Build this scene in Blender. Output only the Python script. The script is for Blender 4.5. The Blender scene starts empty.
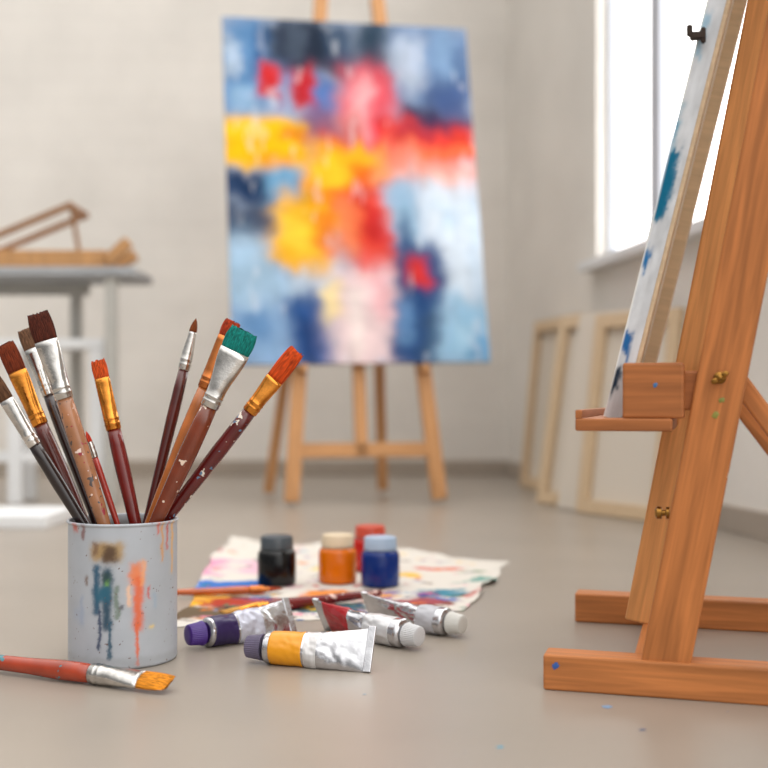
import bpy, bmesh, math, random
import numpy as np
from mathutils import Vector, Matrix
random.seed(7)
COL = bpy.context.scene.collection

# ------------------------------------------------------------------ colour
def lin(c):
    return tuple(((x/255)/12.92 if x/255 <= .04045 else ((x/255+.055)/1.055)**2.4) for x in c)
def lin4(c): return (*lin(c), 1)

# ------------------------------------------------------------------ materials
def mat(name, col, rough=.5, metal=0., grain=0., var=0., vscale=8., spots=(), bump=0., bscale=60.,
        coat=0., attr=False, spot_scale=40., spot_th=.66, emis=0., stretch=(1,1,1), spec=.5, brick=False, bdist=.002):
    m = bpy.data.materials.new(name); m.use_nodes = True
    nt = m.node_tree; N = nt.nodes; L = nt.links
    b = N['Principled BSDF']
    b.inputs['Roughness'].default_value = rough
    b.inputs['Metallic'].default_value = metal
    b.inputs['Coat Weight'].default_value = coat
    b.inputs['Coat Roughness'].default_value = .08
    b.inputs['Specular IOR Level'].default_value = spec
    tc = N.new('ShaderNodeTexCoord')
    if attr:
        a = N.new('ShaderNodeAttribute'); a.attribute_name = 'Col'
        cur = a.outputs['Color']
    else:
        rgb = N.new('ShaderNodeRGB'); rgb.outputs[0].default_value = lin4(col); cur = rgb.outputs[0]
    def noise(scale, st=(1,1,1), loc=(0,0,0), detail=4, dist=0.):
        mp = N.new('ShaderNodeMapping'); mp.inputs['Scale'].default_value = st; mp.inputs['Location'].default_value = loc
        L.new(tc.outputs['Object'], mp.inputs['Vector'])
        n = N.new('ShaderNodeTexNoise'); n.inputs['Scale'].default_value = scale
        n.inputs['Detail'].default_value = detail; n.inputs['Distortion'].default_value = dist
        L.new(mp.outputs[0], n.inputs['Vector']); return n.outputs['Fac']
    def mul(cur, fac, lo, hi, a=.35, c=.65):
        r = N.new('ShaderNodeMapRange'); L.new(fac, r.inputs[0])
        r.inputs[1].default_value = a; r.inputs[2].default_value = c
        r.inputs[3].default_value = lo; r.inputs[4].default_value = hi
        mx = N.new('ShaderNodeVectorMath'); mx.operation = 'SCALE'
        L.new(cur, mx.inputs[0]); L.new(r.outputs[0], mx.inputs['Scale']); return mx.outputs[0]
    bh = None
    if grain:
        g = noise(3., (34, 34, 2.2), detail=6, dist=.5)
        cur = mul(cur, g, 1-grain, 1+grain*.6)
        g2 = noise(2., (120, 120, 4), loc=(3, 1, 2), detail=3)
        cur = mul(cur, g2, 1-grain*.35, 1+grain*.25)
        bh = g
    if var:
        cur = mul(cur, noise(vscale, stretch), 1-var, 1+var)
    if brick:
        sp = N.new('ShaderNodeSeparateXYZ'); L.new(tc.outputs['Object'], sp.inputs[0])
        cb = N.new('ShaderNodeCombineXYZ'); L.new(sp.outputs[0], cb.inputs[0]); L.new(sp.outputs[2], cb.inputs[1])
        bt = N.new('ShaderNodeTexBrick'); L.new(cb.outputs[0], bt.inputs['Vector'])
        bt.inputs['Scale'].default_value = 1.; bt.inputs['Brick Width'].default_value = .25; bt.inputs['Row Height'].default_value = .082
        bt.inputs['Mortar Size'].default_value = .006; bt.inputs['Mortar Smooth'].default_value = .9
        bt.inputs['Color1'].default_value = (1, 1, 1, 1); bt.inputs['Color2'].default_value = (.94, .94, .94, 1); bt.inputs['Mortar'].default_value = (.72, .72, .72, 1)
        cur = mul(cur, bt.outputs['Color'], .965, 1.01, .72, 1.)
    for i, s in enumerate(spots):
        f = noise(spot_scale*(1+.17*i), stretch, loc=(3.1*i+1, 5.7*i, 1.3*i), detail=2)
        r = N.new('ShaderNodeMapRange'); L.new(f, r.inputs[0])
        r.inputs[1].default_value = spot_th; r.inputs[2].default_value = spot_th+.015
        mx = N.new('ShaderNodeMix'); mx.data_type = 'RGBA'
        L.new(r.outputs[0], mx.inputs[0]); L.new(cur, mx.inputs[6]); mx.inputs[7].default_value = lin4(s)
        cur = mx.outputs[2]
    L.new(cur, b.inputs['Base Color'])
    if bump:
        f = noise(bscale, stretch, detail=6) if not grain else bh
        bn = N.new('ShaderNodeBump'); bn.inputs['Strength'].default_value = bump
        bn.inputs['Distance'].default_value = bdist
        L.new(f, bn.inputs['Height']); L.new(bn.outputs[0], b.inputs['Normal'])
    if emis:
        b.inputs['Emission Color'].default_value = (1, .985, .96, 1)
        b.inputs['Emission Strength'].default_value = emis
    return m

M = {}
M['wall'] = mat('plaster', (228, 223, 216), .9, var=.05, vscale=2.6, bump=.5, bscale=9, bdist=.01)
M['wall_brick'] = mat('painted_brick_plaster', (228, 223, 216), .9, var=.05, vscale=2.6, bump=.5, bscale=9, bdist=.01, brick=True)
M['floor'] = mat('concrete_floor', (150, 140, 129), .32, var=.06, vscale=3.5, bump=.06, bscale=25, spec=.5,
                 spots=[(60, 110, 160)], spot_scale=55, spot_th=.795)
M['base'] = mat('baseboard_paint', (166, 154, 141), .6, var=.03)
M['white'] = mat('white_paint', (226, 227, 228), .5, var=.02)
M['winframe'] = mat('window_frame_paint', (190, 195, 204), .5, var=.02)
M['pane'] = mat('bright_pane', (255, 255, 255), .5, emis=3.2)
M['wood'] = mat('orange_beech', (188, 118, 66), .5, grain=.26, bump=.12, spec=.3)
M['wood_spot'] = mat('orange_beech_stained', (184, 114, 62), .5, grain=.28, bump=.12, spots=[(60, 110, 150), (225, 215, 200)], spot_scale=60, spot_th=.775, spec=.3)
M['wood_dark'] = mat('beech_block', (170, 104, 58), .5, grain=.22, bump=.12, spec=.3)
M['wood_mast'] = mat('beech_window_lit', (222, 156, 96), .5, grain=.18, bump=.12, spec=.3)  # window light on the mast is put into a lighter beech colour
M['wood_pale'] = mat('pine', (190, 142, 92), .55, grain=.18, bump=.1)
M['wood_box'] = mat('aged_pine', (148, 106, 70), .55, grain=.2, bump=.1)
M['wood_easel'] = mat('easel_pine', (196, 142, 90), .5, grain=.18, bump=.1)
M['wood_cream'] = mat('stretcher_pine', (210, 184, 150), .6, grain=.1)
M['fabric'] = mat('raw_canvas', (234, 224, 208), .85, var=.03, bump=.2, bscale=500)
M['white_canvas'] = mat('primed_canvas', (214, 204, 190), .8, bump=.2, bscale=400)
M['paint'] = mat('wet_painting', (0, 0, 0), .75, attr=True, bump=.25, bscale=60, spec=.12)
M['paper'] = mat('stained_paper', (0, 0, 0), .9, attr=True, bump=.15, bscale=60, spec=.1)
M['cup'] = mat('enamel_cup', (0, 0, 0), .42, attr=True, var=.04, vscale=30, bump=.08, bscale=60)
M['silver'] = mat('silver_ferrule', (200, 197, 193), .2, metal=1., var=.2, vscale=60, bump=.15, bscale=200)
M['gold'] = mat('gold_ferrule', (216, 140, 60), .2, metal=1., var=.2, vscale=60, bump=.15, bscale=200)
M['copper'] = mat('copper_ferrule', (196, 118, 66), .26, metal=1., var=.12, vscale=60)
M['brass'] = mat('brass', (150, 108, 52), .3, metal=1.)
M['iron'] = mat('dark_iron', (56, 42, 34), .45, metal=.5)
M['alu'] = mat('tube_aluminium', (196, 196, 200), .2, metal=1., var=.06, vscale=60, bump=.6, bscale=55)
M['greytop'] = mat('grey_table_paint', (160, 163, 167), .5, var=.06)
M['tablemetal'] = mat('table_steel', (178, 176, 170), .5, var=.05)

# ------------------------------------------------------------------ helpers
def link(o): COL.objects.link(o); return o
def newobj(name, me, m=None, smooth=False, mw=None):
    o = bpy.data.objects.new(name, me); link(o)
    if m: me.materials.append(m)
    if smooth:
        for p in me.polygons: p.use_smooth = True
    if mw is not None: o.matrix_world = mw
    return o
def root(name, label, category, loc=(0, 0, 0), mw=None, group=None):
    e = bpy.data.objects.new(name, None); link(e); e.empty_display_size = .03
    e.matrix_world = mw if mw is not None else Matrix.Translation(loc)
    e['label'] = label; e['category'] = category
    if group: e['group'] = group
    return e
def attach(ch, par):
    ch.parent = par; ch.matrix_parent_inverse = par.matrix_basis.inverted(); return ch
def tag(o, label, category, group=None):
    o['label'] = label; o['category'] = category
    if group: o['group'] = group
    return o
def struct(o): o['kind'] = 'structure'; return o
def frame(o, x, y):
    x = Vector(x).normalized(); y = Vector(y); y = (y - x*y.dot(x)).normalized(); z = x.cross(y)
    m = Matrix.Identity(4)
    for i in range(3): m[i][0] = x[i]; m[i][1] = y[i]; m[i][2] = z[i]; m[i][3] = o[i]
    return m
def box_bm(bm, lo, hi, mtx=None):
    vs = [bm.verts.new((x, y, z)) for x in (lo[0], hi[0]) for y in (lo[1], hi[1]) for z in (lo[2], hi[2])]
    f = [(0,1,3,2),(4,6,7,5),(0,4,5,1),(2,3,7,6),(0,2,6,4),(1,5,7,3)]
    for a in f: bm.faces.new([vs[i] for i in a])
    if mtx: bmesh.ops.transform(bm, matrix=mtx, verts=vs)
    return vs
def fin(bm, name, m, smooth=False, mw=None, bevel=0.):
    if bevel: bmesh.ops.bevel(bm, geom=bm.edges[:], offset=bevel, segments=2, affect='EDGES', profile=.5)
    bmesh.ops.recalc_face_normals(bm, faces=bm.faces)
    me = bpy.data.meshes.new(name); bm.to_mesh(me); bm.free()
    return newobj(name, me, m, smooth, mw)
def box(name, lo, hi, m, bevel=0., mw=None):
    c = Vector([(a+b)/2 for a, b in zip(lo, hi)])
    bm = bmesh.new(); box_bm(bm, Vector(lo)-c, Vector(hi)-c)
    T = Matrix.Translation(c)
    return fin(bm, name, m, bevel=bevel, mw=(mw @ T if mw else T))
def beam(name, p0, p1, w, t, wdir, m, bevel=.002):
    p0 = Vector(p0); p1 = Vector(p1); d = p1-p0; L = d.length; z = d.normalized()
    x = Vector(wdir); x = (x - z*x.dot(z)).normalized(); y = z.cross(x)
    mw = Matrix.Identity(4)
    for i in range(3): mw[i][0] = x[i]; mw[i][1] = y[i]; mw[i][2] = z[i]; mw[i][3] = p0[i]
    bm = bmesh.new(); box_bm(bm, (-w/2, -t/2, 0), (w/2, t/2, L))
    return fin(bm, name, m, bevel=bevel, mw=mw)
def loft(name, secs, m, n=24, mw=None, jag=0., rib=0, ribd=0., smooth=True):
    bm = bmesh.new(); rings = []
    for k, s in enumerate(secs):
        z, rx, ry = s[:3]
        ring = []
        for i in range(n):
            a = 2*math.pi*i/n; f = 1 + (ribd*(1 if i % 2 else -1) if rib else 0)
            zz = z + (random.uniform(-jag, jag*.4) if jag and k >= len(secs)-2 else 0)
            ring.append(bm.verts.new((rx*f*math.cos(a), ry*f*math.sin(a), zz)))
        rings.append(ring)
    for a, b in zip(rings, rings[1:]):
        for i in range(n): bm.faces.new((a[i], a[(i+1) % n], b[(i+1) % n], b[i]))
    bm.faces.new(rings[0][::-1]); bm.faces.new(rings[-1])
    return fin(bm, name, m, smooth=smooth, mw=mw)
def autosmooth(o, deg=35):
    me = o.data
    bm = bmesh.new(); bm.from_mesh(me)
    for e in bm.edges:
        if len(e.link_faces) == 2 and e.calc_face_angle(0) > math.radians(deg): e.smooth = False
    bm.to_mesh(me); bm.free(); return o

# ------------------------------------------------------------------ numpy painting
RT = np.random.RandomState(3).rand(256, 256)
def vn(x, y, seed=0):
    x = x + seed*17.3; y = y + seed*9.1
    xi = np.floor(x).astype(int); yi = np.floor(y).astype(int)
    fx = x-xi; fy = y-yi; fx = fx*fx*(3-2*fx); fy = fy*fy*(3-2*fy)
    g = lambda a, b: RT[a % 256, b % 256]
    return (g(xi, yi)*(1-fx)+g(xi+1, yi)*fx)*(1-fy)+(g(xi, yi+1)*(1-fx)+g(xi+1, yi+1)*fx)*fy
def fb(x, y, seed=0): return (vn(x, y, seed)*.55+vn(x*2.1, y*2.1, seed+3)*.28+vn(x*4.3, y*4.3, seed+5)*.17)-.5
def sg(x): return 1/(1+np.exp(-np.clip(x, -30, 30)))
def paint_items(col, X, Y, items, fs, warp, ss=1., rot=False):
    for k, it in enumerate(items):
        x0, x1, y0, y1, c, s, al = it
        s = s*ss
        wx = X + fb(X*fs, Y*fs, k)*warp + fb(X*fs*5, Y*fs*5, k+40)*warp*.4
        wy = Y + fb(X*fs, Y*fs, k+11)*warp + fb(X*fs*5, Y*fs*5, k+60)*warp*.4
        if rot:
            a = (RT[k, 7]-.5)*.4; mx, my = (x0+x1)/2, (y0+y1)/2
            wx, wy = mx+(wx-mx)*math.cos(a)-(wy-my)*math.sin(a), my+(wx-mx)*math.sin(a)+(wy-my)*math.cos(a)
        m = sg((wx-x0)/s)*sg((x1-wx)/s)*sg((wy-y0)/s)*sg((y1-wy)/s)*al
        L = np.array(lin(c))
        col[...] = col*(1-m[..., None]) + L*m[..., None]
def set_col(me, col):
    a = me.color_attributes.new('Col', 'FLOAT_COLOR', 'POINT')
    arr = np.ones((len(me.vertices), 4), dtype=np.float32); arr[:, :3] = np.clip(col.reshape(-1, 3), 0, 1)
    a.data.foreach_set('color', arr.ravel())
def grid_mesh(name, P):
    ny, nx = P.shape[:2]
    idx = np.arange(nx*ny).reshape(ny, nx)
    F = np.stack([idx[:-1, :-1], idx[:-1, 1:], idx[1:, 1:], idx[1:, :-1]], -1).reshape(-1, 4)
    me = bpy.data.meshes.new(name); me.from_pydata(P.reshape(-1, 3).tolist(), [], F.tolist()); return me
def painted_canvas(name, W, H, t, nx, ny, colfn, mw, K=1):
    pad0 = [0]*K; pad1 = [1]*K
    xs = np.concatenate([pad0, np.linspace(0, 1, nx), pad1]); ys = np.concatenate([pad0, np.linspace(0, 1, ny), pad1])
    dx = np.concatenate([np.arange(K, 0, -1), np.zeros(nx), np.arange(1, K+1)])/K
    dy = np.concatenate([np.arange(K, 0, -1), np.zeros(ny), np.arange(1, K+1)])/K
    U, V = np.meshgrid(xs, ys)
    D = np.maximum(*np.meshgrid(dx, dy))
    P = np.stack([U*W, V*H, -D*t], -1)
    me = grid_mesh(name, P); set_col(me, colfn(U, 1-V, D))
    return newobj(name, me, M['paint'], False, mw)
def stretcher(par, mw, W, H, bw, z0, z1, m, mid=False):
    for lo, hi in [((0, 0, z0), (W, bw, z1)), ((0, H-bw, z0), (W, H, z1)), ((0, bw, z0), (bw, H-bw, z1)), ((W-bw, bw, z0), (W, H-bw, z1))]:
        attach(box('stretcher_bar', lo, hi, m, .0015, mw), par)
    if mid: attach(box('cross_brace', (bw, H*.5-bw/2, z0+.003), (W-bw, H*.5+bw/2, z1-.003), m, .0015, mw), par)

# ================================================================== ROOM
BY = 4.4; CX = .492
struct(box('floor', (-3.2, -1.2, -.05), (1.6, BY+.1, 0), M['floor']))
struct(box('wall_back', (-3.2, BY, 0), (CX+.1, BY+.12, 3.0), M['wall_brick']))
wd = Vector((.1618, -1, 0)).normalized(); wl = math.sqrt(1+.1618**2)
WM = frame(Vector((CX, BY, 0)), wd, (0, 0, 1))
zout = 1 if (WM.to_3x3() @ Vector((0, 0, 1))).x > 0 else -1
def wy(Y): return (BY-Y)*wl
s0, s1 = wy(3.388), wy(1.9); zb, zt = .725, 2.15; LW = wy(.3)
def zz(a, b): return (min(a*zout, b*zout), max(a*zout, b*zout))
bm = bmesh.new()
za, zc = zz(0, .12)
for lo, hi in [((0, 0), (s0, 3.0)), ((s1, 0), (LW, 3.0)), ((s0, 0), (s1, zb)), ((s0, zt), (s1, 3.0))]:
    box_bm(bm, (lo[0], lo[1], za), (hi[0], hi[1], zc))
struct(fin(bm, 'wall_right', M['wall'], mw=WM))
win = root('window_1', 'bright white-framed window with a central mullion', 'window', mw=WM @ Matrix.Translation((s0, zb, 0))); struct(win)
def wbx(n, a0, b0, a1, b1, d0, d1, m='winframe'):
    a, b = zz(d0, d1); attach(box(n, (a0, b0, a), (a1, b1, b), M[m], 0, WM), win)
wbx('window_frame', s0, zb, s0+.02, zt, .035, .06)
wbx('window_frame', s1-.03, zb, s1, zt, .035, .06)
wbx('window_frame', s0, zb, s1, zb+.02, .035, .06)
wbx('window_frame', s0, zt-.03, s1, zt, .035, .06)
for Ym in (2.98, 2.4):
    sm = wy(Ym); wbx('mullion', sm-.035, zb, sm+.035, zt, .012, .06)
wbx('window_pane', s0, zb, s1, zt, .065, .07, 'pane')
a, b = zz(-.05, .035)
sill = box('trim_1', (s0-.04, zb-.03, a), (s1+.04, zb, b), M['white'], .003, WM); struct(sill)
struct(box('baseboard_back', (-3.2, BY-.015, 0), (CX, BY, .06), M['base'], .003))
a, b = zz(-.015, 0)
struct(box('baseboard_right', (.0, 0, a), (LW, .06, b), M['base'], .003, WM))

# ================================================================== BACK EASEL + PAINTING
O = Vector((-.056, 3.175, .404)); U = Vector((.9807, .1955, 0)); Nb = Vector((-.1955, .9807, 0))
th = math.radians(11); up = Nb*math.sin(th)+Vector((0, 0, math.cos(th))); nb = Nb*math.cos(th)-Vector((0, 0, math.sin(th)))
def ep(u, v, n): return O+U*u+up*v+nb*n
Wc, Hc = .757, 1.070
roll = Matrix.Rotation(math.radians(1.0), 4, 'Z')
CM = frame(O, U, up) @ roll @ Matrix.Translation((-Wc/2-.001, .003, 0))
items = [
 (0,45,0,100,(86,134,182),6,.95),(0,14,20,60,(190,205,220),4,.8),(30,48,10,60,(40,80,130),5,.85),(10,30,72,98,(150,180,205),4,.7),
 (45,130,0,58,(36,46,64),6,1),(60,80,5,40,(80,92,108),5,.6),(100,128,2,45,(60,84,112),5,.6),(84,96,0,50,(24,34,50),4,.8),
 (36,75,50,112,(90,126,175),7,.8),(40,100,75,105,(140,175,205),7,.85),
 (82,112,62,125,(52,104,170),5,.9),(34,56,44,80,(196,40,40),3,1),(64,88,50,94,(188,32,40),4,1),
 (48,62,70,100,(170,60,90),5,.5),
 (130,172,0,60,(36,56,74),6,1),(168,250,0,90,(86,116,156),8,.95),(172,205,12,75,(180,190,205),7,.85),(212,236,5,70,(128,158,190),6,.7),(236,250,20,90,(60,84,124),5,.6),
 (205,250,60,105,(50,70,118),8,.85),(172,250,88,118,(28,38,76),6,1),
 (116,168,48,152,(222,90,104),7,1),(124,140,60,120,(238,176,178),5,.85),(146,158,100,150,(210,40,60),4,.9),(150,170,50,90,(205,70,80),5,.7),
 (75,135,96,135,(164,74,50),8,.65),(95,125,118,150,(222,64,36),6,.85),
 (-9,82,104,156,(242,182,6),4,1),(-9,40,108,122,(249,204,34),3,.7),(50,84,112,128,(214,80,40),4,.6),(30,70,138,154,(228,144,8),4,.8),
 (152,258,104,144,(210,52,38),6,1),(150,258,134,168,(224,130,104),7,.9),(190,258,126,138,(236,104,60),3,.8),(176,210,104,116,(130,36,66),4,.7),(160,240,152,160,(236,168,144),3,.6),
 (-9,75,156,190,(34,58,94),5,1),(34,78,156,196,(108,164,202),5,.85),(-9,50,188,224,(42,58,86),6,.95),(12,30,165,182,(16,42,78),4,.8),
 (76,152,128,216,(240,166,14),6,1),(90,120,140,190,(248,196,42),5,.8),(120,146,150,180,(226,86,26),5,.85),(80,110,170,200,(230,118,24),5,.8),
 (140,165,150,200,(234,150,108),6,.7),
 (-9,62,222,290,(158,190,215),8,.9),(58,96,230,300,(184,205,224),7,.8),(40,62,238,262,(106,148,190),5,.6),
 (44,98,186,254,(236,172,20),6,1),(52,80,200,232,(249,204,66),5,.7),(86,104,196,240,(222,98,34),5,.75),
 (110,164,168,258,(214,56,38),6,1),(104,124,180,240,(228,130,80),5,.8),(134,150,188,225,(180,28,34),4,.8),
 (160,188,165,240,(134,172,200),6,.9),(164,176,205,232,(46,80,124),4,.75),
 (188,258,160,285,(204,216,228),7,.95),(200,225,190,210,(164,194,217),6,.6),(238,250,180,280,(178,200,221),5,.6),
 (-9,60,285,349,(126,162,200),9,.9),(10,35,292,318,(70,118,168),6,.75),(56,96,276,349,(30,76,138),6,1),(66,80,300,343,(20,46,94),5,.75),
 (94,166,250,349,(230,202,202),8,.95),(88,104,262,300,(238,212,130),5,.8),(112,126,270,330,(243,230,224),5,.8),(140,158,250,300,(226,154,162),6,.7),
 (158,206,226,349,(26,62,114),6,1),(184,200,300,343,(16,42,82),5,.8),(176,194,240,268,(208,46,34),4,1),(164,176,280,330,(106,148,192),4,.7),
 (204,262,280,349,(136,180,209),9,.95),(215,235,300,330,(174,207,226),6,.7),(236,256,310,343,(82,138,184),6,.8),
]
def colback(Uu, Vv, D):
    X = Uu*250; Y = Vv*343
    hz = sg((fb(X*.02, Y*.02, 77))*20)
    dv = fb(X*.075, Y*.016, 81)*30; dh = fb(X*.016, Y*.075, 82)*18
    sx = X + dh*hz; sy = Y + dv*(1-hz)
    col = np.ones(X.shape+(3,))*np.array(lin((150, 163, 184)))
    paint_items(col, sx, sy, items, .03, 14, .6, rot=True)
    fine = fb(X*.3, Y*.03, 70)*(1-hz)+fb(X*.03, Y*.3, 72)*hz
    col *= (1+.22*fine+.42*fb(X*.05, Y*.05, 71))[..., None]
    hl = np.clip((fb(X*.08, Y*.035, 90)-.17)*6, 0, 1)[..., None]
    col[...] = col*(1-.35*hl)+.35*hl*np.array(lin((222, 225, 230)))
    s_ = D > 0
    col[s_] = col[s_]*.35+np.array(lin((225, 220, 212)))*.65
    return col
pc = root('abstract_painting', 'large multicoloured abstract painting on stretched canvas standing on an easel', 'painting', mw=CM)
attach(painted_canvas('painted_canvas', Wc, Hc, .022, 250, 340, colback, CM), pc)
stretcher(pc, CM, Wc-.002, Hc, .045, -.024, -.004, M['wood_cream'], True)
es = root('studio_easel', 'light wooden A-frame studio easel holding the abstract painting', 'easel', loc=(O.x, O.y, 0))
fn = .045
def fz(u, n):
    p = ep(u, 0, n); k = p.z/up.z; return p-up*k
for sgn in (-1, 1):
    p0 = fz(.215*sgn, fn)+up*.012; p1 = ep(.088*sgn, 1.19, fn)
    attach(beam('front_leg', p0, p1, .042, .03, U, M['wood_easel']), es)
attach(beam('cross_bar', ep(-.19, -.245, fn), ep(.19, -.245, fn), .042, .022, up, M['wood_easel']), es)
attach(beam('cross_bar', ep(-.12, .75, fn+.027), ep(.12, .75, fn+.027), .045, .022, up, M['wood_easel']), es)
attach(beam('cross_bar', ep(-.17, .06, fn+.027), ep(.17, .06, fn+.027), .045, .022, up, M['wood_easel']), es)
attach(beam('center_post', ep(-.01, -.265, fn), ep(-.01, .75, fn), .036, .022, U, M['wood_easel']), es)
for u0, n0, u1 in ((-.25, .30, -.09), (.12, .34, .07)):
    p0 = Vector((O.x, O.y, .012))+U*u0+Nb*n0
    attach(beam('rear_leg', p0, ep(u1, .78, fn+.055), .03, .028, U, M['wood_easel']), es)
for sgn in (-1, 1):
    attach(beam('canvas_peg', ep(.178*sgn, -.012, fn), ep(.178*sgn, -.012, -.014), .02, .02, U, M['wood_easel']), es)

# ================================================================== STRETCHER FRAMES ON RIGHT WALL
def frame_stack(bl, br, H, lean, label, back=True, m='wood_cream', fab='white_canvas'):
    bl = Vector((*bl, .003)); br = Vector((*br, .003)); W = (br-bl).length; x = (br-bl).normalized()
    n = Vector((-x.y, x.x, 0)); n = n if n.x > 0 else -n
    upv = (Vector((0, 0, 1))*H+n*lean).normalized()
    mw = frame(bl, x, upv)
    zdir = 1 if (mw.to_3x3() @ Vector((0, 0, 1))).dot(n) > 0 else -1
    r = root('blank_canvas', label, 'canvas', mw=mw, group='blank canvases leaning on the wall')
    f0, f1 = sorted((0, zdir*.018))
    c0, c1 = sorted((zdir*.0185, zdir*.021)) if back else sorted((-zdir*.003, -zdir*.0005))
    stretcher(r, mw, W, H, .036, f0, f1, M[m], False)
    attach(box('canvas_fabric', (0, 0, c0), (W, H, c1), M[fab], 0, mw), r)
frame_stack((.466, 3.79), (.554, 3.42), .57, .055, 'stretched blank canvas seen from its pale wooden back')
frame_stack((.440, 3.19), (.580, 2.945), .55, .090, 'blank stretched canvas leaning behind two others')
frame_stack((.480, 3.03), (.60, 2.822), .54, .080, 'white primed blank canvas leaning within the stack', back=False)
frame_stack((.508, 2.92), (.665, 2.66), .53, .072, 'outermost blank canvas with bare stretcher bars showing')

# ================================================================== TABLE AREA
tb = root('work_table', 'grey metal studio table with slim legs against the wall', 'table', loc=(-1.2, 3.3, 0))
attach(box('table_top', (-1.75, 3.12, .654), (-.715, 3.40, .679), M['greytop'], .003), tb)
attach(box('apron', (-1.70, 3.35, .619), (-.90, 3.37, .654), M['tablemetal']), tb)
for x, y in ((-.780, 3.15), (-.945, 3.38), (-1.68, 3.15), (-1.68, 3.38)):
    attach(box('table_leg', (x-.016, y-.016, 0), (x+.016, y+.016, .654), M['tablemetal'], .003), tb)
st = root('white_stool', 'small white painted wooden stool under the grey table', 'stool', loc=(-1.0, 3.25, 0))
attach(box('seat', (-1.34, 3.18, .448), (-.808, 3.34, .478), M['white'], .004), st)
for x, y in ((-.832, 3.20), (-1.07, 3.20), (-.832, 3.32), (-1.07, 3.32), (-1.31, 3.20), (-1.31, 3.32)):
    attach(box('leg', (x-.020, y-.018, 0), (x+.020, y+.018, .448), M['white'], .003), st)
attach(box('stretcher_rail', (-1.31, 3.19, .12), (-.83, 3.21, .15), M['white'], .002), st)
bx = root('wooden_paint_box', 'open wooden paint box with a propped lid on the table', 'paint box', loc=(-1.0, 3.27, .679))
def wb(n, lo, hi, m='wood_pale'): attach(box(n, lo, hi, M[m], .002), bx)
wb('box_base', (-1.32, 3.16, .680), (-.80, 3.38, .688))
wb('box_side', (-1.32, 3.16, .688), (-.80, 3.172, .731)); wb('box_side', (-1.32, 3.368, .688), (-.80, 3.38, .731))
wb('box_side', (-.812, 3.172, .688), (-.80, 3.368, .731)); wb('box_side', (-1.32, 3.172, .688), (-1.308, 3.368, .731))
attach(beam('lid_frame', (-1.20, 3.18, .741), (-.900, 3.18, .866), .018, .016, (0, 0, 1), M['wood_box']), bx)
attach(beam('lid_frame', (-1.20, 3.35, .741), (-.900, 3.35, .866), .018, .016, (0, 0, 1), M['wood_box']), bx)
attach(beam('lid_frame', (-.910, 3.185, .861), (-.910, 3.345, .861), .016, .02, (1, 0, 0), M['wood_box']), bx)
attach(beam('lid_prop', (-.885, 3.19, .731), (-.905, 3.19, .850), .012, .01, (1, 0, 0), M['wood_box']), bx)
for k, (x0, x1, y, z0, z1, w_) in enumerate([(-.793, -.733, 3.16, .698, .756, .032), (-.79, -.735, 3.26, .698, .73, .032)]):
    p = beam('wood_offcut', (x0, y, z0+.001), (x1, y, z1), w_, .03, (0, 0, 1), M['wood_pale'])
    tag(p, 'short offcut of pale wood resting by the paint box', 'wood piece', 'offcuts on the grey table')
pad = box('drawing_board', (-1.15, 2.56, 0), (-.785, 2.80, .03), M['white'], .003)
tag(pad, 'thick white board lying flat on the floor', 'board')

# ================================================================== NEAR EASEL
A = Vector((.1645, 1.138, 0)); e = Vector((.96, -.28, 0)).normalized(); w = Vector((.28, .96, 0)).normalized(); Z = Vector((0, 0, 1))
def q(a, b, z): return A+e*a+w*b+Z*z
ne = root('artist_easel', 'orange-brown beech easel with two long feet, a tray and brass screws', 'easel', loc=q(.12, .18, 0))
def ebeam(name, p0, p1, wd_, t, wdir, m='wood', bev=.0025): return attach(beam(name, q(*p0), q(*p1), wd_, t, wdir, M[m], bev), ne)
ebeam('foot', (0, .0175, .0185), (.62, .0175, .0185), .037, .035, Z, 'wood')
ebeam('foot', (-.008, .3775, .0195), (.62, .3775, .0195), .039, .035, Z, 'wood')
ebeam('post', (.122, .0175, .03), (.122+.188, .0175, 1.03), .048, .028, e, 'wood_spot')
ebeam('post', (.100, .3775, .03), (.100+.195, .3775, 1.03), .036, .026, e)
ebeam('cross_bar', (.105, .034, .0215), (.105, .361, .0215), .03, .03, Z)
ebeam('center_mast', (.0885, .20, .037), (.264, .20, .95), .038, .022, e, 'wood_mast')
ebeam('cross_bar', (.175, .032, .33), (.175, .365, .33), .03, .02, Z)
ebeam('cross_bar', (.275, .032, .86), (.275, .365, .86), .03, .02, Z)
ebeam('tray', (.034, .20, .275), (.130, .20, .275), .42, .013, w, 'wood_dark', .002)
ebeam('tray_lip', (.0375, -.01, .2855), (.0375, .41, .2855), .007, .009, e, 'wood_dark', .001)
ebeam('support_block', (.081, .0145, .3095), (.141, .0145, .3095), .056, .042, Z, 'wood_dark')
ebeam('support_block', (.139, .020, .3095), (.160, .020, .3095), .040, .020, Z, 'wood_dark')
ebeam('support_block', (.108, .38, .3095), (.162, .38, .3095), .056, .040, Z, 'wood_dark')
ebeam('brace', (.190, .042, .325), (.398, .042, .028), .019, .016, e)
ebeam('brace', (.168, .352, .345), (.40, .352, .028), .024, .016, e)
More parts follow.
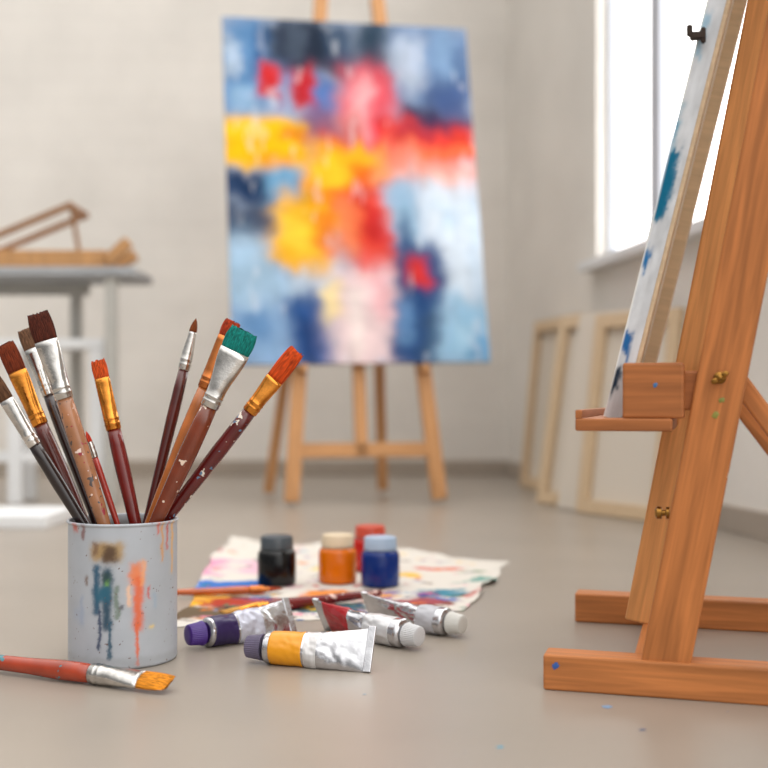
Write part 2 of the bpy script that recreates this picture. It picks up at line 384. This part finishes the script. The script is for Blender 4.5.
def wing(a, b, z, d=-1, s=1.):
    c = q(a, b, z); mw = frame(c, e, Z)
    if (mw.to_3x3() @ Vector((0, 0, 1))).dot(w*d) < 0: mw = frame(c, -e, Z)
    bm = bmesh.new()
    def cyl(r, z0, z1, n=20):
        bmesh.ops.create_cone(bm, cap_ends=True, segments=n, radius1=r, radius2=r*.92, depth=z1-z0, matrix=Matrix.Translation((0, 0, (z0+z1)/2)))
    cyl(.0075*s, -.001, .002); cyl(.004*s, .002, .010)
    for an in (35, 215):
        r = Matrix.Rotation(math.radians(an), 4, 'Z')
        bmesh.ops.create_uvsphere(bm, u_segments=14, v_segments=8, radius=.0045*s, matrix=r @ Matrix.Translation((.0068*s, 0, .008)) @ Matrix.Diagonal((1.1, .8, .45, 1)))
    attach(fin(bm, 'wing_screw', M['brass'], smooth=True, mw=mw), ne)
wing(.175, .0032, .322, s=.85)
c = q(.126, .0175, .185)
mk = Matrix.Translation(c) @ Matrix.Rotation(math.atan2(e.y, e.x), 4, 'Z') @ Matrix.Rotation(-math.pi/2, 4, 'Y')
k = loft('tightening_knob', [(0, .006, .006), (.003, .006, .006), (.004, .003, .003), (.007, .003, .003), (.0075, .006, .006), (.012, .0065, .0065), (.014, .004, .004)], M['brass'], mw=mk, n=20)
attach(autosmooth(k), ne)
slope = .245; z0 = .283
upc = (Z+e*slope).normalized()
bC = .040; WW = .345; HH = .72
orig = q(.058, bC+WW, z0)
NM = frame(orig, -w, upc)
it2 = [(40,90,30,80,(60,150,180),6,.9),(100,180,60,140,(40,100,150),8,.8),(150,215,100,150,(30,120,160),6,.9),(190,230,235,262,(30,110,150),3,1),
       (20,120,160,240,(235,190,70),8,.9),(120,235,268,300,(60,140,180),5,.8),(60,140,280,330,(210,90,70),8,.8)]
it3 = [(-9,10,262,312,(20,106,140),1.5,1),(-9,4,232,262,(60,150,180),1.5,.8),(-9,6,330,344,(40,110,165),1.2,1),(-9,9,386,402,(40,100,160),1.2,1),(-9,6,412,426,(30,50,70),1.2,1),
       (-9,5,180,205,(110,170,200),1.5,.6),(-9,8,106,140,(60,130,180),1.5,.7)]
def colnear(Uu, Vv, D):
    X = Uu*230; Y = Vv*440
    col = np.ones(X.shape+(3,))*np.array(lin((236, 236, 232)))
    paint_items(col, X, Y, it2, .05, 12)
    c2 = np.ones(X.shape+(3,))*np.array(lin((204, 207, 211)))
    paint_items(c2, D*16, Y+fb(D*5, Y*.02, 19)*22, it3, .08, 8, .5)
    c2 *= (1+.4*fb(D*4, Y*.08, 31))[..., None]
    return np.where((D > 0)[..., None], c2, col)
nc = root('canvas_in_progress', 'white-edged stretched canvas with blue paint smears resting on the easel tray', 'canvas', mw=NM)
attach(painted_canvas('painted_fabric', WW, HH, .019, 100, 420, colnear, NM, K=8), nc)
stretcher(nc, NM, WW-.001, HH, .026, -.0235, -.002, M['wood_cream'])
attach(box('canvas_back', (.026, .026, -.008), (WW-.027, HH-.026, -.0045), M['fabric'], 0, NM), nc)
cl = q(.058+slope*.395+.001, .033, z0+.392)
bm = bmesh.new()
for lo, hi in [((-.010, -.006, -.004), (.006, .002, .004)), ((-.013, -.002, -.003), (-.007, .010, .003)), ((.001, -.010, -.003), (.006, .006, .003))]:
    box_bm(bm, lo, hi)
bmesh.ops.bevel(bm, geom=bm.edges[:], offset=.0012, segments=2, affect='EDGES')
attach(fin(bm, 'canvas_clamp', M['iron'], mw=frame(cl, e, upc)), ne)
def spot(c, nrm, r, colr, par, seed):
    rr = random.Random(seed); nrm = Vector(nrm).normalized(); x = nrm.orthogonal()
    bm = bmesh.new(); n = 18; c0 = bm.verts.new((0, 0, .0009)); ring = []
    for i in range(n):
        a = 2*math.pi*i/n; R = r*(1+rr.uniform(-.25, .25)); ring.append(bm.verts.new((R*math.cos(a), R*.8*math.sin(a), 0)))
    for i in range(n): bm.faces.new((c0, ring[i], ring[(i+1) % n]))
    mw = frame(c, x, nrm.cross(x)); nm = 'spot_%d_%d_%d' % colr
    if nm not in M: M[nm] = mat('dried_paint', colr, .4)
    o = fin(bm, 'paint_spot', M[nm], smooth=True, mw=mw)
    if par: attach(o, par)
    return o
spot(q(.013, -.0003, .026), -w, .004, (50, 90, 160), ne, 1)
spot(q(.177, .0032, .300), -w, .003, (130, 130, 60), ne, 2)
spot(q(.171, .0032, .285), -w, .0038, (140, 136, 60), ne, 3)
spot(q(.113, -.0067, .315), -w, .0025, (60, 110, 160), ne, 5)
for i, (x, y, r, cc) in enumerate([(.218, 1.075, .006, (120, 150, 180)), (.10, .95, .004, (90, 150, 170)), (.235, 1.0, .004, (90, 100, 120)), (-.02, 1.12, .003, (140, 150, 160))]):
    o = spot(Vector((x, y, .0003)), Z, r, cc, None, 10+i); tag(o, 'small dried bluish drop of paint on the floor', 'paint drop', 'paint drops on the floor')

# ================================================================== CUP
cx, cy, R0, HC = -.3035, 1.280, .0618, .1615
cup = root('brush_can', 'pale grey paint-splattered metal can holding paintbrushes', 'can', loc=(cx, cy, 0))
nth, nz = 420, 170
zs = np.linspace(.004, HC-.003, nz); ths = np.linspace(0, 2*np.pi, nth+1)[:-1]
prof = [(0., .0), (R0-.006, 0.), (R0-.001, .0008), (R0, .003)] + [(R0, z) for z in zs] + \
       [(R0+.0012, HC-.0022), (R0+.0018, HC-.0008), (R0+.0010, HC+.0006), (R0-.0008, HC+.0006), (R0-.0016, HC-.0008), (R0-.0016, HC-.01), (R0-.0016, .004), (.0, .0035)]
P = np.zeros((len(prof), nth, 3))
for i, (r, z) in enumerate(prof):
    P[i, :, 0] = r*np.sin(ths); P[i, :, 1] = -r*np.cos(ths); P[i, :, 2] = z
me = bpy.data.meshes.new('can_body')
idx = np.arange(len(prof)*nth).reshape(len(prof), nth)
F = np.stack([idx[:-1], np.roll(idx, -1, 1)[:-1], np.roll(idx, -1, 1)[1:], idx[1:]], -1).reshape(-1, 4)
me.from_pydata(P.reshape(-1, 3).tolist(), [], F.tolist())
TH = np.where(ths > np.pi, ths-2*np.pi, ths)[None, :].repeat(len(prof), 0)
TH = TH - .24
XX = 54*TH; YY = (HC-np.array([p[1] for p in prof]))[:, None].repeat(nth, 1)*885
XX = np.where(XX < -54*np.pi, XX+108*np.pi, XX)
col = np.ones(XX.shape+(3,))*np.array(lin((172, 177, 184)))
itc = [(-32,0,18,35,(170,138,88),1.5,.95),(-20,-6,21,38,(84,62,44),1.2,1),(-31,-26,17,31,(110,80,60),1,.9),
       (-30,-23,40,88,(24,76,104),1.,1),(-20,-11,42,104,(20,62,84),1.2,1),(-28,-12,60,76,(34,94,118),1.5,1),(-25,-22,84,124,(36,56,88),.5,1),(-15,-12,96,132,(30,76,98),.5,1),
       (-8,-4,60,92,(90,110,90),.6,.8),(-17,-13,52,60,(120,170,90),.8,1),(-20,-13,46,56,(30,60,60),1,.9),
       (6,17,38,60,(228,124,68),1.2,.95),(10,18,52,104,(222,98,48),1.2,1),(12,14.8,98,138,(222,96,44),.5,1),(4,8,60,80,(240,190,150),.6,.8),(17,21,36,60,(236,156,96),.8,.8),
       (24,26.5,62,74,(200,70,60),.5,.9),(-46,-43,70,100,(140,155,180),1,.8),(-58,-42,84,96,(160,172,190),2,.7),(-39,-36,50,60,(110,80,60),.6,.9),
       (40,43,0,40,(212,150,80),.6,.9),(48,51,0,28,(200,80,60),.6,.9),(56,60,0,52,(224,170,90),.7,.9),(34,37,0,12,(210,90,60),.6,.9),
       (-60,-50,0,9,(190,90,70),.8,.9),(-44,-40,0,14,(120,60,50),.6,.8),(30,34,70,84,(150,170,190),1,.8),(-4,-1,78,84,(60,60,70),.6,.9),(26,31,100,104,(230,200,120),.6,.9),
       (-170,170,131,140,(150,152,156),1,.5)]
paint_items(col, XX, YY, itc, .12, 5)
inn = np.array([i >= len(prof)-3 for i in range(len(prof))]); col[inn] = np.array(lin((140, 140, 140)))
sp = (fb(XX*.35, YY*.35, 21) > .33); col[sp] = np.array(lin((110, 84, 76)))
set_col(me, col)
attach(newobj('can_body', me, M['cup'], True, Matrix.Translation((cx, cy, 0))), cup)

# ================================================================== BRUSHES
def bmat(colr):
    k = ('br',)+tuple(colr)
    if k not in M: M[k] = mat('bristle', colr, .7, var=.5, vscale=6, stretch=(180, 180, 6), bump=.8, bscale=6, spec=.2)
    return M[k]
def hmat(colr, spots=(), grain=0, th_=.66):
    k = ('h',)+tuple(colr)+tuple(spots)
    if k not in M: M[k] = mat('lacquered_handle', colr, .26, coat=.35, var=.18, vscale=30, spots=spots, spot_scale=85, spot_th=th_, grain=grain)
    return M[k]
def brush(label, base, tip, wdir, hw, ht, lb, lf, rh, hcol, bcol, fer, spots=(), grain=0, pointed=False, group='paintbrushes in the can', rend=.0036, bh=1.):
    base = Vector(base); tip = Vector(tip); d = tip-base; L = d.length; z = d.normalized()
    x = Vector(wdir); x = (x-z*x.dot(z)).normalized()
    mw = frame(base, x, z.cross(x))
    r = root('paintbrush', label, 'paintbrush', mw=mw, group=group)
    zf = L-lb-lf; zb_ = L-lb; rf = min(rh*.92, hw*1.0) if hw > .005 else rh*.9
    secs = [(0, rend*.5, rend*.5), (.002, rend, rend), (zf*.3, rend*1.35, rend*1.35), (zf*.6, rh*.82, rh*.82), (zf*.82, rh, rh), (zf*.93, rh*.97, rh*.97), (zf+.002, rf*.96, rf*.96)]
    attach(loft('handle', secs, hmat(hcol, spots, grain), 20, mw), r)
    fs = [(zf, rf*1.04, rf*1.04), (zf+.001, rf*1.1, rf*1.1)]
    for k in range(1, 3):
        zc = zf+.006*k
        fs += [(zc, rf*1.1, rf*1.08), (zc+.001, rf*1.18, rf*1.16), (zc+.002, rf*1.1, rf*1.08)]
    for k in range(1, 9):
        t = k/8; s = t*t*(3-2*t)
        fs.append((zf+.016+(lf-.016)*t, rf*1.1+(hw-rf*1.1)*s, rf*1.08+(ht-rf*1.08)*s))
    attach(loft('ferrule', fs, M[fer], 28, mw), r)
    bs = []
    for k in range(8):
        t = k/7
        if pointed: sx = (1-t**2.2)*.97+.06; sy = sx
        else: sx = (.95+.10*math.sin(t*2.2)-(.16*t**3))*bh; sy = .95-.68*t**1.6
        bs.append((zb_-.001+(lb+.001)*t, hw*sx, ht*sy))
    attach(loft('bristles', bs, bmat(bcol), 44, mw, jag=lb*.09 if not pointed else 0), r)
    return r
def can_brush(label, tx, ty, tz, rx, ry, *args, **kw):
    T = Vector((cx+tx, cy+ty, tz)); Rm = Vector((cx+rx, cy+ry, HC)); d = (T-Rm).normalized()
    t = 0
    while True:
        p = Rm-d*t
        if p.z < .010 or math.hypot(p.x-cx, p.y-cy) > .0555 and t > .01: break
        t += .001
    brush(label, Rm-d*(t-.001), T, d.cross(Vector((0, 1, 0))), *args, **kw)
S_ = ((226, 214, 200), (90, 120, 150))
can_brush('flat brush with gold ferrule and dark maroon handle in the can', -.141, .010, .366, -.050, .005, .0115, .005, .036, .068, .0092, (80, 20, 10), (108, 42, 16), 'gold')
can_brush('brush with silver ferrule and black handle in the can', -.138, -.040, .326, -.043, -.020, .0085, .005, .03, .06, .0076, (26, 12, 11), (90, 60, 40), 'silver')
can_brush('wide flat brush with brown bristles and paint-spotted wooden handle', -.084, -.050, .397, -.014, -.035, .0135, .0062, .032, .068, .0100, (156, 104, 70), (74, 30, 17), 'silver', spots=((228, 205, 195), (150, 50, 60), (70, 60, 60)))
can_brush('silver-ferruled brush with a dark handle behind another brush', -.130, .045, .385, -.040, .025, .0095, .005, .026, .06, .0074, (36, 15, 13), (100, 70, 50), 'silver')
can_brush('thin red-handled round brush standing low in the can', -.039, -.015, .264, -.006, -.010, .003, .003, .012, .02, .0038, (155, 40, 26), (190, 60, 40), 'silver', pointed=True)
can_brush('flat brush with orange bristles, gold ferrule and dark red handle', -.031, .005, .347, .013, .000, .0090, .0045, .022, .062, .0088, (104, 14, 8), (186, 70, 22), 'gold')
can_brush('slim round brush with silver ferrule and maroon handle', .078, .040, .398, .024, .025, .0045, .0045, .016, .048, .0070, (76, 18, 14), (116, 56, 22), 'silver', pointed=True)
can_brush('flat brush with rust bristles and natural wooden handle', .126, .015, .393, .032, .010, .0105, .005, .020, .066, .0098, (174, 98, 42), (154, 50, 20), 'copper', grain=.2)
can_brush('broad brush with teal bristles, silver ferrule and brown handle', .145, -.030, .379, .043, -.020, .0175, .0065, .026, .070, .0106, (112, 46, 20), (10, 114, 106), 'silver', spots=((222, 200, 180),))
can_brush('brush with orange-red bristles and paint-flecked dark red handle', .203, -.010, .357, .050, .000, .0108, .0055, .042, .048, .0090, (88, 13, 12), (192, 68, 18), 'gold', spots=S_)
tip = Vector((-.2195, 1.125, .0105)); bs = Vector((-.50, 1.240, .0125))
brush('paintbrush with ochre bristles and red-brown handle lying on the floor', bs, tip, (.2, .9, .42), .0130, .0055, .034, .062, .0108, (158, 56, 28), (206, 128, 30), 'silver', spots=((60, 120, 130),), group='paintbrushes lying down', rend=.006)
brush('dark red paintbrush with gold ferrule lying on the stained paper', (-.004, 1.645, .012), (-.222, 1.50, .0105), (.4, -.9, 0), .0078, .005, .025, .045, .0088, (108, 20, 20), (190, 140, 70), 'gold', spots=((222, 190, 180),), group='paintbrushes lying down', rend=.005)
brush('orange-brown paintbrush lying on the stained paper', (-.325, 1.655, .010), (-.158, 1.70, .0085), (.1, 1, 0), .006, .004, .02, .03, .0065, (184, 88, 32), (150, 60, 30), 'copper', group='paintbrushes lying down', rend=.004)

# ================================================================== PAPER
c00 = np.array([-.283, 1.435]); c10 = np.array([.110, 1.560]); c11 = np.array([.238, 2.03]); c01 = np.array([-.335, 2.36])
nx, ny = 300, 260
s, t = np.meshgrid(np.linspace(0, 1, nx), np.linspace(0, 1, ny))
PX = (c00[0]*(1-s)*(1-t)+c10[0]*s*(1-t)+c11[0]*s*t+c01[0]*(1-s)*t)
PY = (c00[1]*(1-s)*(1-t)+c10[1]*s*(1-t)+c11[1]*s*t+c01[1]*(1-s)*t)
edge = np.minimum(np.minimum(s, 1-s), np.minimum(t, 1-t))
PX = PX+fb(s*7, t*7, 5)*.035*np.exp(-edge*14); PY = PY+fb(s*8, t*8, 8)*.05*np.exp(-edge*14)
PZ = .0012+np.clip(fb(s*6, t*6, 2)+.12, 0, 1)*.038*np.exp(-edge*14)*np.clip(t*3, 0, 1)
pm = grid_mesh('stained_paper', np.stack([PX, PY, PZ], -1))
col = np.ones(PX.shape+(3,))*np.array(lin((208, 202, 193)))
rr = random.Random(4)
pal = [(196, 90, 140), (40, 104, 176), (228, 176, 30), (190, 44, 40), (40, 118, 90), (216, 120, 40), (120, 66, 140), (60, 136, 176), (96, 60, 40), (214, 130, 150), (26, 44, 96), (50, 50, 56)]
ip = []
def PL(x0, x1, y0, y1, c, so=.003, al=.95): ip.append((x0, x1, y0, y1, c, so, al))
PL(-.36, -.29, 1.85, 2.05, (214, 130, 170), .006, .8); PL(-.31, -.18, 1.72, 1.82, (30, 100, 180)); PL(-.26, -.20, 1.90, 2.06, (220, 160, 186), .006, .7)
PL(-.33, -.22, 1.60, 1.70, (208, 150, 50)); PL(-.30, -.16, 1.50, 1.59, (92, 74, 52)); PL(-.26, -.08, 1.58, 1.66, (160, 50, 42)); PL(-.16, -.02, 1.55, 1.60, (30, 76, 90))
PL(-.12, .02, 1.66, 1.73, (214, 126, 44)); PL(.0, .10, 1.60, 1.65, (150, 60, 70)); PL(.05, .13, 1.67, 1.72, (50, 124, 146)); PL(.12, .19, 1.80, 1.83, (90, 146, 136))
PL(.0, .07, 1.86, 1.90, (224, 180, 50)); PL(.06, .13, 1.93, 1.96, (200, 76, 60)); PL(-.13, -.08, 1.92, 2.0, (228, 200, 110)); PL(.13,.18,1.90,1.92,(70,110,60))
for i in range(190):
    x = rr.uniform(-.34, .22); y = 1.46+rr.random()**1.6*.80; a = rr.uniform(.003, .020); b = rr.uniform(.004, .026)
    PL(x, x+a, y, y+b, rr.choice(pal), .0015, rr.uniform(.6, .98))
for i in range(90):
    x = rr.uniform(-.28, .14); y = rr.uniform(1.45, 1.72); PL(x, x+rr.uniform(.008, .04), y, y+rr.uniform(.005, .018), rr.choice(pal), .0015, rr.uniform(.7, .98))
paint_items(col, PX, PY, ip, 22, .06)
set_col(pm, col)
pp = newobj('stained_paper', pm, M['paper'], True)
md = pp.modifiers.new('thick', 'SOLIDIFY'); md.thickness = .0008; md.offset = -1
tag(pp, 'large white paper sheet covered in colourful paint stains on the floor', 'paper')

# ================================================================== JARS
def jar(x, y, colr, cap, label, s=1., z=.0022):
    r = root('paint_jar', label, 'paint jar', loc=(x, y, z), group='paint jars on the stained paper')
    mw = Matrix.Translation((x, y, z))
    m = mat('jar_paint', colr, .14, coat=.0, var=.05, vscale=20, spec=.42)
    b = [(0, .027, .027), (.001, .0295, .0295), (.004, .031, .031), (.020, .0312, .0312), (.048, .031, .031), (.053, .0295, .0295), (.0565, .0265, .0265), (.058, .0235, .0235), (.062, .0235, .0235)]
    attach(loft('jar_body', [(a*s, p*s, q_*s) for a, p, q_ in b], m, 48, mw), r)
    mc = mat('jar_cap', cap, .3, var=.03)
    c = [(.0595, .0245, .0245), (.060, .0262, .0262), (.076, .0258, .0258), (.078, .0245, .0245), (.0782, .021, .021), (.0775, .0205, .0205)]
    attach(autosmooth(loft('jar_cap', [(a*s, p*s, q_*s) for a, p, q_ in c], mc, 96, mw, rib=48, ribd=.010), 50), r)
    ml = mat('jar_collar', tuple(int(v*.8) for v in cap), .4)
    attach(loft('cap_ring', [(.0572*s, .0255*s, .0255*s), (.0578*s, .0268*s, .0268*s), (.0592*s, .0268*s, .0268*s), (.0598*s, .0255*s, .0255*s)], ml, 48, mw), r)
jar(-.1735, 1.780, (5, 6, 8), (72, 80, 86), 'black paint jar with a grey screw cap')
jar(-.076, 1.800, (214, 108, 2), (222, 204, 174), 'orange paint jar with an off-white screw cap')
jar(-.024, 1.925, (186, 26, 12), (200, 76, 54), 'red paint jar with a pale red screw cap')
jar(-.0060, 1.768, (2, 42, 118), (168, 190, 214), 'blue paint jar with a pale screw cap')

# ================================================================== TUBES
def tube(cap_pt, end_pt, r, capcol, band, bandrange, label, phi=62, band2=None, seed=1):
    P0 = Vector((*cap_pt, 0)); P1 = Vector((*end_pt, 0)); d = P1-P0; L = d.length; x = d.normalized()
    yv = Z.cross(x); mw = frame(P0, x, yv)
    rt = root('paint_tube', label, 'paint tube', mw=mw, group='paint tubes on the floor')
    ph = math.radians(phi); capL = .020; capR = r*.72
    lo, hi = capL+.006, L
    crimp = r*1.42
    def sec(t):
        s = t**1.5; a = r+(crimp-r)*s; b = r*(1-s)+.0012
        return a, b
    def hh(a, b): return math.sqrt((a*math.sin(ph))**2+(b*math.cos(ph))**2)
    nseg = 64
    def body(name, t0, t1, grow, m, n_s, shoulder=False):
        bm = bmesh.new(); rings = []
        L_ = []
        if shoulder: L_ += [(capL-.003, r*.42, r*.42, r), (capL+.001, r*.42, r*.42, r), (capL+.0012, r*.62, r*.62, r), (lo-.0015, r*.93, r*.93, r)]
        for k in range(n_s+1):
            t = t0+(t1-t0)*k/n_s; a, b = sec(t); L_.append((lo+(hi-lo)*t, a, b, hh(a, b)))
        for (X_, a, b, h) in L_:
            ring = []; tt = (X_-lo)/(hi-lo)
            for i in range(nseg):
                th_ = 2*math.pi*i/nseg
                dn = 0
                if 0 < tt < 1:
                    vx = np.array(th_*1.1+3*math.cos(th_)); vy = np.array(X_*70.)
                    dn = float(fb(vx, vy, seed))*.0065*math.sin(math.pi*min(1, tt*1.02))
                ca, cb = (a+grow+dn*.7)*math.cos(th_), (b+grow+dn)*math.sin(th_)
                yy = ca*math.cos(ph)-cb*math.sin(ph); zz_ = ca*math.sin(ph)+cb*math.cos(ph)+h
                ring.append(bm.verts.new((X_, yy, max(zz_, .0004))))
            rings.append(ring)
        for a_, b_ in zip(rings, rings[1:]):
            for i in range(nseg): bm.faces.new((a_[i], a_[(i+1) % nseg], b_[(i+1) % nseg], b_[i]))
        bm.faces.new(rings[0]); bm.faces.new(rings[-1])
        return fin(bm, name, m, smooth=True, mw=mw)
    attach(autosmooth(body('tube_body', 0, 1, 0, M['alu'], 60, True), 60), rt)
    bmt = mat('tube_label', band, .35, coat=.2)
    attach(body('colour_band', bandrange[0], bandrange[1], .00035, bmt, 20), rt)
    if band2:
        b2 = mat('tube_print', band2[0], .35, metal=.4)
        attach(body('printed_label', band2[1], band2[2], .0003, b2, 30), rt)
    a, b = sec(1); h = hh(a, b)
    bm = bmesh.new(); box_bm(bm, (-.0045, -a-.0005, -.0022), (.0045, a+.0005, .0022))
    cm = mw @ Matrix.Translation((hi-.003, 0, h+.0008)) @ Matrix.Rotation(ph, 4, 'X')
    attach(fin(bm, 'crimped_end', M['alu'], mw=cm, bevel=.0008), rt)
    mc = mat('tube_cap', capcol, .35, var=.04)
    rot = mw @ Matrix.Translation((0, 0, r)) @ Matrix.Rotation(math.pi/2, 4, 'Y')
    k = loft('tube_cap', [(0, capR*.45, capR*.45), (.0002, capR*.8, capR*.8), (.0012, capR*.93, capR*.93), (.003, capR*.96, capR*.96), (capL-.003, capR*1.08, capR*1.08), (capL-.002, capR*1.14, capR*1.14), (capL, capR*1.14, capR*1.14)], mc, 72, rot, rib=36, ribd=.022)
    attach(autosmooth(k, 40), rt)
tube((-.236, 1.320), (-.118, 1.405), .0178, (66, 28, 122), (34, 13, 72), (.03, .30), 'paint tube with purple cap and purple band', band2=((190, 192, 206), .32, .62), seed=2)
tube((-.157, 1.260), (-.013, 1.220), .0180, (98, 90, 114), (226, 150, 12), (.05, .36), 'squeezed aluminium paint tube with a yellow band and grey cap', band2=((206, 204, 204), .38, .50), seed=5)
tube((.043, 1.315), (-.083, 1.425), .0172, (196, 196, 198), (168, 16, 28), (.58, .90), 'aluminium paint tube with white cap and red band', band2=((210, 210, 212), .08, .38), seed=8)
tube((.100, 1.385), (-.022, 1.475), .0172, (204, 202, 196), (180, 180, 186), (.08, .30), 'plain silver paint tube with an off-white cap', seed=11)

# ================================================================== LIGHT
wld = bpy.data.worlds.new('studio_sky'); bpy.context.scene.world = wld; wld.use_nodes = True
nt = wld.node_tree; N = nt.nodes; bg = N['Background']; bg.inputs[0].default_value = (1, .985, .96, 1)
tc = N.new('ShaderNodeTexCoord'); dp = N.new('ShaderNodeVectorMath'); dp.operation = 'DOT_PRODUCT'
dv = Vector((.62, .15, .72)).normalized(); dp.inputs[1].default_value = dv
nt.links.new(tc.outputs['Generated'], dp.inputs[0])
mr = N.new('ShaderNodeMapRange'); mr.interpolation_type = 'SMOOTHSTEP'
mr.inputs[1].default_value = -.5; mr.inputs[2].default_value = .95; mr.inputs[3].default_value = .30; mr.inputs[4].default_value = 3.1
nt.links.new(dp.outputs['Value'], mr.inputs[0]); nt.links.new(mr.outputs[0], bg.inputs[1])
def area(name, loc, tgt, sx, sy, pw, colr):
    l = bpy.data.lights.new(name, 'AREA'); l.shape = 'RECTANGLE'; l.size = sx; l.size_y = sy; l.energy = pw; l.color = colr
    o = bpy.data.objects.new(name, l); link(o); o.location = loc
    o.rotation_euler = (Vector(tgt)-Vector(loc)).to_track_quat('-Z', 'Y').to_euler()
area('added_area_light', (1.5, 2.6, 2.7), (-.2, 2.2, 0), .9, .9, 80, (1, .99, .97))  # added lamp for directional light from upper right, no roof window here

# ================================================================== CAMERA
cam = bpy.data.cameras.new('camera'); co = bpy.data.objects.new('camera', cam); link(co)
co.location = (0, 0, .3); co.rotation_euler = (math.pi/2, 0, 0)
cam.sensor_width = 36; cam.lens = 51.56; cam.shift_y = 16/768; cam.clip_start = .02
cam.dof.use_dof = True; cam.dof.focus_distance = 1.24; cam.dof.aperture_fstop = 2.9
bpy.context.scene.camera = co
bpy.context.scene.view_settings.view_transform = 'Standard'
